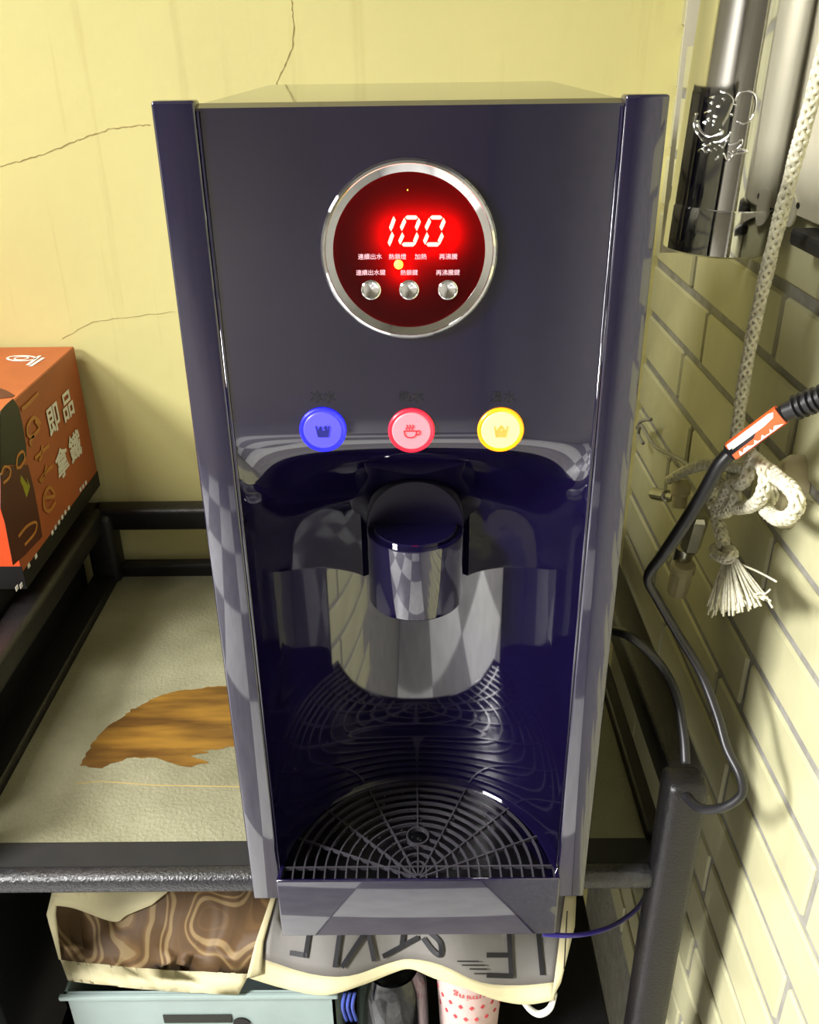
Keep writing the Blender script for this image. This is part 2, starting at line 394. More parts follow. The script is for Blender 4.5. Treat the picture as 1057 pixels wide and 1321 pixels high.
zs = [-.0285+(-.205+.0285)*i/33 for i in range(34)]+[-.205+(-.31+.205)*i/56 for i in range(1, 57)]+[-.31+(-.640+.31)*i/30 for i in range(1, 31)]
NU = 96
for z in zs:
    rows.append([bm.verts.new((XO+RH*math.sin(-math.pi/2+math.pi*k/NU), YFR+depth(RH*math.sin(-math.pi/2+math.pi*k/NU), z), z)) for k in range(NU+1)])
for i in range(len(rows)-1):
    for k in range(NU): bm.faces.new((rows[i][k], rows[i][k+1], rows[i+1][k+1], rows[i+1][k]))
# top return of the fascia
top = rows[0]; tb = [bm.verts.new((v_.co.x, .548, -.0265)) for v_ in top]
for k in range(NU): bm.faces.new((top[k+1], top[k], tb[k], tb[k+1]))
obj('fascia', bm, M_navy2, wd, smooth=50)
# nozzle boss and spout
bm = bmesh.new(); xc = P(536, 690, Y=.6).x; zb = -.3265
lathe(bm, [(.0365, 0), (.0372, .001), (.0372, .03)], (xc, .6135, zb), 'Y', 64); obj('nozzle_boss', bm, M_boss, wd, smooth=40)
def dshape(r, yb, yc, n=40):
    pts = [(xc-r, yb)]+[(xc-r*math.cos(math.pi*k/n), yc-r*math.sin(math.pi*k/n)) for k in range(n+1)]+[(xc+r, yb)]
    return pts
def dsolid(levels, m, name, parent, **k):
    bm = bmesh.new(); rings = [[bm.verts.new((x, y, z)) for x, y in dshape(r, .622, .6095)] for r, z in levels]
    for i in range(len(rings)-1):
        n = len(rings[i])
        for j in range(n): bm.faces.new((rings[i][j], rings[i][(j+1) % n], rings[i+1][(j+1) % n], rings[i+1][j]))
    bm.faces.new(rings[0]); bm.faces.new(rings[-1]); return obj(name, bm, m, parent, smooth=35, **k)
sp = dsolid([(.0362, -.3275), (.0368, -.3283), (.0368, -.3865), (.0362, -.3875)], M_navy, 'spout', wd)
dsolid([(.0318, -.3272), (.0318, -.3252), (.0310, -.3245)], M_navy, 'spout_cap', sp)
bm = bmesh.new(); lathe(bm, [(.007, -.3940), (.009, -.3935), (.009, -.386)], (xc, .6, 0), 'Z', 24); obj('outlet', bm, M_bowl, sp, smooth=40)
# display
dc = P(527.5, 321, Y=YFR); dx, dz = -.0021, -.1058
disp = obj('display_window', lathe(bmesh.new(), [(.0445, .5347), (.0444, .5345)], (dx, 0, dz), 'Y', 72), M_board, wd, label='dark red round display window')
_bm = bmesh.new(); _bm.from_mesh(disp.data); _f = [f for f in _bm.faces if len(f.verts) > 8]; _f.sort(key=lambda f: f.calc_center_median().y); bmesh.ops.delete(_bm, geom=[_f[-1]], context='FACES'); _bm.to_mesh(disp.data); _bm.free()
def backlight(px, py, sx, sz, pw):
    c = P(px, py, Y=.5425); l = bpy.data.lights.new('backlight', 'AREA'); l.shape = 'RECTANGLE'; l.size = sx; l.size_y = sz; l.energy = pw; l.color = (1, .05, .03)
    o = bpy.data.objects.new('display_backlight', l); COL.objects.link(o); o.location = (c.x, .5425, c.z); o.rotation_euler = (math.radians(-90), 0, 0)
    _par(o, disp)
backlight(541, 299, .040, .013, .027); backlight(518, 345, .004, .004, .003)
bm = bmesh.new(); lathe(bm, [(.0512, YFR+.0005), (.0512, .5350), (.0500, .5332), (.0486, .5328), (.0482, .5334), (.0440, .5344), (.0436, .5352), (.0436, YFR+.0005)], (dx, 0, dz), 'Y', 96, closed=True)
obj('bezel', bm, M_chrome, wd, smooth=25, label='chrome ring round the display')
YD = .5345
def dpoly(name, pts, m, parent, th=.0022, y=YD):
    bm = bmesh.new(); prism(bm, [P(a, b, Y=y) for a, b in pts], (0, -th, 0)); return obj(name, bm, m, parent)
def seg_h(x0, x1, y, h=2.2): return [(x0, y), (x0+h, y-h), (x1-h, y-h), (x1, y), (x1-h, y+h), (x0+h, y+h)]
def seg_v(xa, ya, xb, yb, h=2.4): return [(xa, ya), (xa+h, ya+2*h), (xb+h, yb-2*h), (xb, yb), (xb-h, yb-2*h), (xa-h, ya+2*h)]
def crop(x, y, s=180/1057): return (440+x*s, 260+y*s)
for sg in ([(400, 110), (380, 222)], [(388, 228), (370, 335)],
           [(480, 122), (462, 218)], [(590, 122), (575, 218)], [(465, 232), (450, 322)], [(575, 232), (562, 322)],
           [(668, 122), (650, 218)], [(778, 122), (762, 218)], [(652, 232), (638, 322)], [(764, 232), (748, 322)]):
    a, b = crop(*sg[0]), crop(*sg[1]); dpoly('digit_segment', seg_v(*a, *b), M_seg, disp)
for x0, x1, y in ((480, 590, 118), (455, 568, 322), (668, 776, 118), (640, 752, 322)):
    a, b = crop(x0+8, y), crop(x1-8, y); dpoly('digit_segment', seg_h(a[0], b[0], a[1]), M_seg, disp)
lc = P(514.5, 341, Y=YD); bm = bmesh.new(); lathe(bm, [(.0026, lc.y+.0002), (.0026, lc.y-.001), (.0018, lc.y-.0014)], (lc.x, 0, lc.z), 'Y', 20); obj('indicator_light', bm, M_led, disp, smooth=True)
lc = P(526, 245, Y=YD); bm = bmesh.new(); lathe(bm, [(.0004, lc.y+.0002), (.0004, lc.y-.0005)], (lc.x, 0, lc.z), 'Y', 10); obj('indicator_light', bm, M_led, disp)
for s, x, y, wpx in (('連續出水', 477.5, 331.5, 30), ('熱鎖燈', 513, 331.5, 22), ('加熱', 543, 331.5, 15), ('再沸騰', 578.5, 331.5, 23),
                     ('連續出水鍵', 478.5, 352, 37), ('熱鎖鍵', 528, 352, 22), ('再沸騰鍵', 578, 352, 30)):
    sz = wpx*.000448/len(s)
    text('display_lettering', s, M_ink, disp, P(x, y, Y=YD), (1, 0, 0), (0, 0, 1), sz*1.05, th=.0003)
for x in (479, 528, 578):
    c = P(x, 373.5, Y=YD); bm = bmesh.new()
    lathe(bm, [(.0058, YD+.0002), (.0058, YD-.0012), (.0050, YD-.0018), (.0046, YD-.0012), (.0040, YD-.0010), (.0010, YD-.0004), (.0001, YD-.0003)], (c.x, 0, c.z), 'Y', 32)
    obj('touch_button', bm, M_chrome, disp, smooth=30)
# three lit selector buttons
def sel(px, py, ringcol, capcol, iconcol, es, ec, kind, word, lab):
    c = P(px, py, Y=YFR)
    mr = mat('lit_'+lab+'_ring', ringcol, .3, emit=es); mc = mat('lit_'+lab+'_cap', capcol, .4, emit=ec); mi = mat(lab+'_icon_ink', iconcol, .5, emit=.35)
    b = obj('selector_button', lathe(bmesh.new(), [(.0148, YFR+.0005), (.0148, YFR-.0014), (.0140, YFR-.0022), (.0128, YFR-.0018), (.0126, YFR-.0008)], (c.x, 0, c.z), 'Y', 48), mr, wd, smooth=30, label='round '+lab+' lit selector button')
    k = obj('button_cap', lathe(bmesh.new(), [(.0124, YFR-.0002), (.0124, YFR-.0016), (.0118, YFR-.0021), (.0001, YFR-.0023)], (c.x, 0, c.z), 'Y', 48), mc, b, smooth=30)
    yi = YFR-.0024; U = .00046
    def q(x, y): return Vector((c.x+x*U, yi, c.z+y*U))
    bm = bmesh.new(); nn = (0, -1, 0)
    if kind == 'cup':
        ribbon(bm, spline([q(-10, 1), q(-9, -5), q(-5, -8.5), q(2, -8.5), q(6, -5), q(7, 1)], 4), .0007, nn); ribbon(bm, [q(-10.5, 1), q(7.5, 1)], .0007, nn)
        ribbon(bm, spline([q(7, 0), q(10.5, 1.5), q(12, -1.5), q(10, -4.5), q(6.3, -4.5)], 4), .0007, nn)
        for x in (-6, -2, 2): ribbon(bm, spline([q(x, 3), q(x-1.5, 5), q(x+1, 7), q(x-.5, 10)], 4), .0007, nn)
    else:
        ribbon(bm, [q(-9, 7), q(-6.5, -8.5), q(6.5, -8.5), q(9, 7)], .0009, nn)
        prism(bm, [q(-7.5, 1), q(-6, -8), q(6, -8), q(7.5, 1), q(4, 3), q(1, 0), q(-3, 3)], (0, -.0003, 0))
        if kind == 'ice': prism(bm, [q(-6, 3), q(-3, 7), q(0, 4), q(-3, 1.5)], (0, -.0003, 0)); prism(bm, [q(1, 4), q(4, 8), q(7, 4), q(4, 2)], (0, -.0003, 0))
        else: prism(bm, [q(-5, 3), q(0, 9), q(5, 3), q(0, 2)], (0, -.0003, 0))
    obj('button_icon', bm, mi, k)
    text('button_lettering', word, M_dark_ink, wd, P(px+(0 if px < 600 else 3), 513, Y=YFR), (1, 0, 0), (0, 0, 1), .0082, th=.0003)
sel(417, 554, (20, 20, 255), (76, 72, 245), (16, 20, 110), 5, .6, 'ice', '冰水', 'blue')
sel(531, 555, (255, 30, 50), (255, 120, 130), (205, 40, 50), 1.3, .85, 'cup', '熱水', 'red')
sel(646, 554, (255, 150, 10), (255, 205, 130), (220, 160, 70), 1.3, .9, 'warm', '溫水', 'amber')
# drip tray: front box, bowl and grate
tray = obj('drip_tray', B(XO-.1165, XO+.1163, .5205, .5238, -.6720, -.6055, bev=.0016, seg=3), M_navy, wd, smooth=40)
def half(r, y0, n=64, fy=.0): return [(XO+r*math.cos(math.pi*k/n), y0+fy+r*math.sin(math.pi*k/n)) for k in range(n+1)]
bm = bmesh.new(); YC = .5215
prof = [(.1158, -.636), (.1160, -.6062), (.1128, -.6058), (.1126, -.634)]
rg = [[bm.verts.new((x, y, z)) for x, y in half(r, YC)] for r, z in prof]
for i in range(3):
    for k in range(64): bm.faces.new((rg[i][k], rg[i][k+1], rg[i+1][k+1], rg[i+1][k]))
bm.faces.new(rg[3]); obj('drip_bowl', bm, M_navy, tray, smooth=35)
obj('bowl_floor', prism(bmesh.new(), [(x, y, -.6335) for x, y in half(.1122, YC+.0025)[:]], (0, 0, .001)), M_bowl, tray)
bm = bmesh.new(); ZG = -.6075; CYB = .5355
xs = XO
bars = []
for k in range(1, 14):
    r = .0088*k-.002
    if k < 3 : pass
    bars.append([Vector((xs+r, .5242, ZG))]+[Vector((xs+r*math.cos(math.pi*j/40), CYB+r*math.sin(math.pi*j/40)*.955, ZG)) for j in range(41)]+[Vector((xs-r, .5242, ZG))])
HC = Vector((xs, .5695, ZG)); HR = .0095
def barrun(pts, w_=.0013, h_=.0035):
    run = []
    def flush():
        nonlocal run
        if len(run) > 1:
            L = []; n_ = len(run)
            for i, p in enumerate(run):
                t = (run[min(i+1, n_-1)]-run[max(i-1, 0)]).normalized(); s = Vector((t.y, -t.x, 0))*w_/2
                L.append([bm.verts.new(p+s), bm.verts.new(p-s), bm.verts.new(p-s-Vector((0, 0, h_))), bm.verts.new(p+s-Vector((0, 0, h_)))])
            for i in range(n_-1):
                for u in range(4): bm.faces.new((L[i][u], L[i][(u+1) % 4], L[i+1][(u+1) % 4], L[i+1][u]))
            bm.faces.new(L[0]); bm.faces.new(L[-1])
        run = []
    for p in pts:
        if (p.xy-HC.xy).length < HR: flush()
        else: run.append(p)
    flush()
for b_ in bars: barrun(b_)
barrun([Vector((xs-.1115, CYB+.001, ZG+.0002)), Vector((xs+.1115, CYB+.001, ZG+.0002))])
O_ = Vector((xs, .5245, ZG+.0004))
for dg_ in (23, 43, 66, 90, 114, 137, 157):
    a = math.radians(dg_); d = Vector((math.cos(a), math.sin(a), 0))
    # reach the outer ring
    s = 0
    while True:
        p = O_+d*s; q = Vector((p.x-xs, max(0, p.y-CYB)/.955))
        if q.length > .1115 or s > .2: break
        s += .001
    barrun([O_+d*(s*i/60) for i in range(61)])
g = obj('grate', bm, M_grate, tray)
bm = bmesh.new(); lathe(bm, [(HR+.0005, ZG-.004), (HR+.0005, ZG+.0006), (HR-.0008, ZG+.0006), (HR-.0008, ZG-.004)], (HC.x, HC.y, 0), 'Z', 32, closed=True); obj('grate_ring', bm, M_grate, g, smooth=40)
bm = bmesh.new()
for _ in range(46):
    a = R_.uniform(.3, 2.85); r = R_.uniform(.02, .1); x, y = xs+r*math.cos(a)*.8, CYB+r*math.sin(a)
    bmesh.ops.create_icosphere(bm, subdivisions=1, radius=R_.uniform(.0005, .0012), matrix=Matrix.Translation((x, y, ZG-.0005)))
wdrop = obj('water_drops', bm, M_glass, g, smooth=True); wdrop['kind'] = 'stuff'
# short blue drain tube at the lower right
bm = bmesh.new(); tube(bm, spline([P(700, 1205, Y=.56), P(735, 1207, Y=.56), P(765, 1203, Y=.575), P(795, 1192, Y=.60), P(822, 1172, Y=.64), P(835, 1150, Y=.70)], 6), .0023, 10)
obj('drain_tube', bm, M_tubeb, wd, smooth=True, label='thin violet blue drain tube')

# ---------------------------------------------------------------- coffee carton at the left on a dark stand
stand = thing('side_stand', 'black stand left of the cart, under the orange coffee carton', 'stand', (-.66, .85, ZF))
obj('stand_top', B(-.90, -.452, .56, 1.095, -.545, -.5165, bev=.003), M_blackm, stand)
obj('stand_body', B(-.89, -.462, .57, 1.09, ZF, -.5455, bev=.003), M_blackm, stand)
BX1 = -.421; BX0 = -.72; BY0 = .833; BY1 = 1.092
ztop = P(85, 447, Y=BY1).z; BZ0 = -.516; BZ1 = ztop
ct = thing('coffee_carton', 'orange brown carton of latte sachets with black bottom band, left of the dispenser', 'carton', (-.56, .96, BZ0))
obj('carton_body', B(BX0, BX1, BY0, BY1, BZ0, BZ1, bev=.0012, seg=1), M_carton, ct)
obj('front_face', B(BX0+.001, BX1-.001, BY0-.0006, BY0, BZ0+.028, BZ1-.001), M_cartonf, ct, label='bright orange front face')
xf = BX1+.0004
def side(pts, m, name, th=.0004):
    bm = bmesh.new(); prism(bm, [P(a, b, X=xf) for a, b in pts], (th, 0, 0)); return obj(name, bm, m, ct)
bm = bmesh.new(); box(bm, BX1, BX1+.0005, BY0, BY1, BZ0, BZ0+.021); box(bm, BX0, BX1+.0005, BY0-.001, BY0-.0003, BZ0, BZ0+.028); obj('bottom_band', bm, M_cblack, ct)
def c1(x, y): return (x*130/491, 430+y*350/1321)
def cl(L): return [c1(*p) for p in L]
side(cl([(62, 318), (90, 360), (110, 450), (125, 540), (128, 600), (90, 640), (40, 640), (0, 700), (0, 380), (30, 345)]), M_greend, 'side_art')
side(cl([(0, 705), (45, 650), (95, 640), (135, 640), (165, 760), (195, 920), (205, 990), (120, 1080), (62, 1130), (45, 1040), (22, 920), (0, 850)]), M_maroon, 'side_art')
bm = bmesh.new(); nx = (1, 0, 0); xg = xf+.0006
def st(pts, wpx, m=None, n=4): ribbon(bm, [P(*c1(*p), X=xg) for p in spline([(a, b, 0) for a, b in pts], n) for p in [(p[0], p[1])]], wpx, nx)
for pts in ([(105, 370), (140, 340), (186, 290)],
            [(198, 440), (165, 410), (135, 450), (135, 495), (160, 500), (190, 460), (170, 425)], [(165, 500), (145, 530), (155, 545)],
            [(170, 610), (200, 580), (238, 545)], [(205, 545), (200, 600), (190, 620)],
            [(192, 720), (220, 680), (255, 645)], [(225, 640), (215, 690), (200, 725)],
            [(215, 800), (265, 790), (240, 750), (215, 790), (215, 850), (240, 865), (270, 820)]):
    st(pts, .0042)
obj('script_lettering', bm, M_gold, ct)
bm = bmesh.new()
for pts in ([(80, 650), (85, 600), (110, 575), (120, 610), (100, 650), (80, 655)], [(5, 690), (20, 650), (48, 660), (45, 700), (15, 730)], [(90, 990), (130, 940), (175, 920), (170, 970), (120, 1030)]):
    bm = bmesh.new(); st(pts, .003); obj('ribbon_print', bm, M_gold, ct)

side(cl([(100, 690), (135, 740), (128, 700), (145, 745), (128, 800), (110, 745), (98, 720)]), M_leafy, 'star_art')
uy_ = Vector((0, 0, 1)); ux_ = Vector((0, 1, 0))
for s, x, y in (('即', 262, 425), ('拿', 305, 640), ('品', 330, 358), ('鐵', 367, 560)):
    o_ = text('carton_lettering', s, M_white, ct, P(*c1(x, y), X=xf+.0005), ux_, uy_, .036, th=.0004, sx=1.1, bold=.022)
for k, (x, y) in enumerate([(255, 970), (270, 945), (287, 920), (303, 895), (318, 872), (335, 850), (392, 760), (405, 745), (418, 728), (140, 1130), (175, 1085), (82, 1240), (103, 1228)]):
    a = P(*c1(x, y), X=BX1+.0007); bm = bmesh.new(); box(bm, a.x, a.x+.0003, a.y-.003, a.y+.003, a.z-.0025, a.z+.0025); obj('band_print', bm, M_white, ct)
zt_ = BZ1+.0003
bm = bmesh.new(); c = P(*c1(105, 122), Z=zt_)
ribbon(bm, [Vector((c.x+.017*math.cos(a)-.004*math.sin(a), c.y+.010*math.sin(a), zt_)) for a in [2*math.pi*k/24 for k in range(25)]], .0028, (0, 0, 1))
ribbon(bm, [Vector((c.x+.008*math.cos(a), c.y+.006*math.sin(a), zt_)) for a in [2*math.pi*k/16 for k in range(17)]], .002, (0, 0, 1))
for a, b in (((135, 155), (195, 110)), ((150, 160), (212, 120))): ribbon(bm, [P(*c1(*a), Z=zt_), P(*c1(*b), Z=zt_)], .004, (0, 0, 1))
obj('top_emblem', bm, M_white, ct)
bm = bmesh.new(); prism(bm, [P(*c1(*p), Z=zt_) for p in [(0, 268), (35, 280), (72, 303), (58, 312), (0, 318)]], (0, 0, .0003)); obj('top_art', bm, M_maroon, ct)

# ---------------------------------------------------------------- stainless filter housing with bracket on the right wall
fc = P(923, 322, X=.2425); FR = .0405
fh = thing('filter_housing', 'polished steel filter cylinder with embossed emblem, hanging on the right wall', 'water filter', (fc.x, fc.y, fc.z))
tilt = Vector((.038, 0, 1)).normalized()
SR = Matrix.Rotation(math.atan2(.038, 1), 4, 'Y')
def fcyl(bm, prof, seg=96):
    lathe(bm, prof, (0, 0, 0), 'Z', seg); bm.transform(Matrix.Translation(fc) @ SR); return bm
H_ = .62
obj('cylinder', fcyl(bmesh.new(), [(FR, .0355), (FR, H_)]), M_steel, fh, smooth=40)
obj('bottom_cap', fcyl(bmesh.new(), [(FR-.004, 0), (FR+.0006, .002), (FR+.0006, .034), (FR, .0355)]), M_steel, fh, smooth=40)
def onc(px, py, e=.0005):     # point on the cylinder under a photograph position
    d = P(px, py, Y=1).normalized(); inv = (Matrix.Translation(fc) @ SR).inverted()
    o = inv @ Vector((0, 0, 0)); dd = inv.to_3x3() @ d; r = FR+e
    a = dd.x**2+dd.y**2; b = 2*(o.x*dd.x+o.y*dd.y); c = o.x**2+o.y**2-r*r; D = b*b-4*a*c
    t = (-b-math.sqrt(max(D, 0)))/(2*a); return d*t
def c2(x, y): return (840+x*160/1057, 90+y*140/925)
bm = bmesh.new()
def es(pts, r=.0007): tube(bm, spline([onc(*c2(*p)) for p in pts], 4), r, 6)
es([(590, 190), (650, 205), (700, 260), (680, 330), (650, 400), (605, 475)], .0009)
es([(400, 430), (400, 480), (430, 540), (490, 578), (550, 565), (600, 545), (610, 525), (585, 520)], .0011)
es([(385, 370), (368, 440), (375, 510), (405, 560), (440, 610)], .0008)
es([(530, 620), (590, 615), (650, 580), (685, 530)], .001)
es([(440, 640), (470, 655), (510, 630)], .0009)
for a, b in (((505, 245), (535, 235)), ((505, 285), (525, 295)), ((560, 320), (590, 315)), ((460, 375), (500, 355)), ((530, 400), (565, 405)), ((480, 425), (500, 440)), ((445, 450), (470, 465)), ((530, 440), (548, 445)), ((610, 245), (625, 265)), ((525, 465), (535, 475)), ((715, 295), (725, 310)), ((682, 375), (690, 395))): es([a, b], .0012)
es([(715, 270), (750, 205), (810, 180), (870, 200), (895, 260), (885, 350), (850, 430), (790, 460), (730, 440)], .0008)
obj('embossed_emblem', bm, M_chrome, fh, smooth=True)
bm = bmesh.new()
for pts in ([(400, 700), (440, 675), (460, 710), (500, 680)], [(540, 670), (560, 690)], [(540, 770), (580, 740)], [(580, 640), (610, 665), (640, 610), (660, 605)], [(660, 640), (700, 630), (740, 620), (775, 595), (770, 640), (730, 685)], [(620, 710), (640, 765), (670, 770), (700, 730), (760, 710), (820, 700), (780, 680), (730, 685)], [(660, 700), (690, 715), (705, 690)], [(470, 700), (500, 690), (515, 700)]): es(pts, .0009)
obj('embossed_script', bm, M_chrome, fh, smooth=True)
# bracket flange with slot (faces the camera), behind the cylinder
YS = .80
bm = bmesh.new()
xa = P(874, 120, Y=YS).x; xs0 = P(881, 60, Y=YS); xs1 = P(893, 60, Y=YS); za = P(880, 60, Y=YS).z; zbm = P(872, 240, Y=YS).z; zlow = P(860, 326, Y=YS).z
xl = xa; x0s, x1s = xl+.004, xl+.013
box(bm, xl, x0s, YS, YS+.0015, zlow, .5); box(bm, x1s, .284, YS, YS+.0015, zlow, .5)
box(bm, x0s, x1s, YS, YS+.0015, zlow, zbm); box(bm, x0s, x1s, YS, YS+.0015, za, .5)
fb = obj('bracket_flange', bm, M_plate, fh)
# wall plates
zp = P(1030, 277, X=.283).z
obj('wall_plate', B(.2825, .2842, .7455, .965, zp+.004, .5), M_plate, fh)
bm = bmesh.new(); yy0 = .615
box(bm, .2805, .2822, yy0, .7435, zp, .5, bev=.0005, seg=1); wp = obj('wall_plate', bm, M_plate, fh)
bm = bmesh.new(); lathe(bm, [(.012, -.001), (.012, .0006), (.011, .001)], (.2802, .70, zp+.002), 'X', 24); bm.transform(Matrix.Identity(4)); obj('rounded_tab', bm, M_plate, fh, smooth=40)
for px, py, r in ((1029, 265, .0022), (997, 266, .0036), (999, 277, .0014)):
    c = P(px, py, X=.2795); bm = bmesh.new(); lathe(bm, [(r, 0), (r, .0004)], (.2795, c.y, c.z), 'X', 16); obj('screw_hole', bm, M_cblack if r < .003 else M_brass, fh)
obj('bracket_foot', B(.268, .288, .600, .664, zp-.016, zp-.004, bev=.003), M_blackm, fh)

# ---------------------------------------------------------------- rope with knot and tassel
XRp = .250
rp_ = thing('braided_rope', 'cream braided rope hanging at the right, knotted into loops with a frayed end', 'rope', P(950, 600, X=XRp))
def rs(pts, n=10): return spline([P(a, b, X=x) for a, b, x in pts], n)
bm = bmesh.new(); rope(bm, rs([(1092, -60, .246), (1057, 95, .247), (1024, 215, .248), (985, 370, .249), (962, 480, .249), (947, 590, .249)], 12), .0046); obj('hanging_length', bm, M_rope, rp_, smooth=True)
def c4(x, y, X): return (800+x*257/999, 480+y*340/1321, X)
bm = bmesh.new()
rope(bm, rs([c4(250, 540, .262), c4(340, 490, .256), c4(440, 462, .252), c4(540, 470, .247), c4(620, 480, .245), c4(655, 500, .246)]), .0046)
rope(bm, rs([c4(655, 400, .250), c4(650, 480, .243), c4(630, 540, .241), c4(600, 560, .244), c4(560, 520, .249)]), .0046)
rope(bm, rs([c4(660, 420, .248), c4(720, 480, .243), c4(725, 570, .242), c4(690, 650, .243), c4(620, 680, .246), c4(560, 670, .249), c4(545, 600, .250)]), .0048)
rope(bm, rs([c4(680, 440, .250), c4(780, 520, .247), c4(860, 590, .246), c4(890, 660, .246), c4(850, 725, .247), c4(780, 730, .249), c4(725, 670, .252), c4(760, 620, .254), c4(730, 560, .256)]), .0050)
rope(bm, rs([c4(470, 680, .250), c4(465, 600, .249), c4(490, 555, .247), c4(530, 600, .247), c4(545, 690, .246), c4(500, 690, .244), c4(560, 560, .243), c4(580, 640, .244), c4(540, 700, .246)], 8), .0046)
obj('knot_loops', bm, M_rope, rp_, smooth=True)
bm = bmesh.new(); rope(bm, rs([c4(485, 655, .247), c4(490, 740, .247), c4(510, 820, .247), c4(525, 890, .247)]), .0050); obj('tail', bm, M_rope, rp_, smooth=True)
bm = bmesh.new(); rope(bm, rs([c4(470, 880, .246), c4(500, 925, .242), c4(555, 935, .243), c4(560, 900, .247), c4(510, 890, .249), c4(470, 920, .248)]), .0042); obj('end_knot', bm, M_rope, rp_, smooth=True)
bm = bmesh.new()
for k in range(110):
    u = k/109; ex = 450+u*300+R_.uniform(-15, 15); ey = 1215-70*u*u-25*abs(u-.4)+R_.uniform(-50, 18); X = .247+R_.uniform(-.012, .008)
    sx_ = 530+u*50; tube(bm, rs([c4(sx_, 925, .247), c4(sx_+(ex-sx_)*.35+R_.uniform(-8, 8), 1010, .247+(X-.247)*.5), c4(sx_+(ex-sx_)*.75, 1110, X), c4(ex, ey, X)], 3), .00085, 4)
for a, b in (((600, 960), (785, 1050)), ((600, 960), (765, 1180)), ((540, 940), (460, 1230))):
    tube(bm, rs([c4(*a, .247), c4((a[0]+b[0])/2+10, (a[1]+b[1])/2, .245), c4(*b, .244)], 4), .0008, 5)
fr = obj('frayed_end', bm, M_rope, rp_, smooth=True); fr['kind'] = 'stuff'

# ---------------------------------------------------------------- power cord with the orange label
cd = thing('power_cord', 'black power cord with an orange wrap label, running down the brick wall', 'cord', P(880, 680, X=.235))
def PD(px, py, d): return Vector((e1*((px-528.5)/FPX)+e2*((py-660.5)/FPX)+e3)*d)
bm = bmesh.new()
tube(bm, spline([PD(941, 585, .622), PD(927, 601, .627), PD(905, 640, .64), PD(880, 680, .655), PD(856, 715, .67), PD(836, 745, .685), PD(848, 772, .70), PD(873, 815, .71), PD(903, 865, .71), PD(925, 920, .70), PD(938, 965, .69), PD(955, 1000, .68), PD(957, 1025, .68), PD(932, 1042, .69), PD(902, 1042, .71), PD(880, 1020, .74)], 8), lambda t: .0060 if t < .22 else .0043+.0017*max(0, 1-(t-.22)*8), 12, sx=.8)
obj('cable', bm, M_cord, cd, smooth=True)
A, Bp = PD(941, 584, .62), PD(1018, 529, .595)
bm = bmesh.new(); tube(bm, [A, A.lerp(Bp, .5), Bp], .0058, 12); obj('cable_sleeve', bm, M_cord, cd, smooth=True)
d = (Bp-A).normalized(); fw = PD(980, 558, 1).normalized(); pf = (fw-d*fw.dot(d)).normalized(); up = d.cross(pf).normalized()
if up.z < 0: up = -up
A2, B2 = PD(944, 581, .62)-pf*.0062, PD(1008, 534, .598)-pf*.0062; hw = .0066
d = (B2-A2).normalized(); L_ = (B2-A2).length
bm = bmesh.new(); prism(bm, [A2+up*hw+pf*.006, A2+up*hw*.75, A2-up*hw, A2-up*hw*1.1+pf*.006, A2-up*hw+pf*.0122, A2+up*hw+pf*.0122], d*L_)
lb = obj('wrap_label', bm, M_orange, cd, label='orange wrap label with white stripe')
nf = -pf*.0003
def lp(u, v): return A2+d*L_*u+up*hw*v-pf*.0002
bm = bmesh.new(); prism(bm, [lp(.01, .0), lp(.03, .72), lp(.88, .74), lp(.95, .55), lp(.90, .15), lp(.7, -.02)], nf); obj('label_stripe', bm, M_white, lb)
bm = bmesh.new(); pts = [lp(.10, -.98), lp(.12, -.62)]
for i in range(12): u = .14+i*.06; pts.append(lp(u, R_.choice((-.52, -.7, -.86)))); pts.append(lp(u+.03, R_.choice((-.55, -.8, -.9))))
pts.append(lp(.97, -.95)); prism(bm, pts, nf); obj('label_print', bm, M_white, lb)
q0, q1 = PD(1014, 531, .595), PD(1078, 506, .57)
bm = bmesh.new(); tube(bm, [q0.lerp(q1, i/40) for i in range(41)], lambda t: (.0060 if t < .22 else .0086 if int(t*15) % 2 else .0064), 16); obj('strain_relief', bm, M_cord, cd, smooth=35)
c2_ = thing('black_hose', 'thick black hose curving behind the right side of the dispenser', 'hose', P(880, 900, X=.2))
bm = bmesh.new(); tube(bm, spline([P(782, 812, X=.16), P(815, 822, X=.175), P(850, 855, X=.2), P(872, 895, X=.212), P(882, 945, X=.216), P(885, 985, X=.216)], 8), .0040, 10); obj('hose_run', bm, M_cord, c2_, smooth=True)
c3_ = thing('drain_hose', 'thin grey hose hooked on the brick wall beside the dispenser', 'hose', P(850, 580, X=.27))
bm = bmesh.new(); tube(bm, spline([P(822, 552, X=.272), P(828, 543, X=.272), P(840, 541, X=.272)], 5), .0022, 8); tube(bm, spline([P(830, 572, X=.274), P(824, 560, X=.274), P(828, 549, X=.272), P(838, 566, X=.272), P(848, 578, X=.272), P(862, 585, X=.273), P(880, 594, X=.274), P(895, 606, X=.276)], 6), .0022, 8); obj('hose_run', bm, M_hose, c3_, smooth=True)

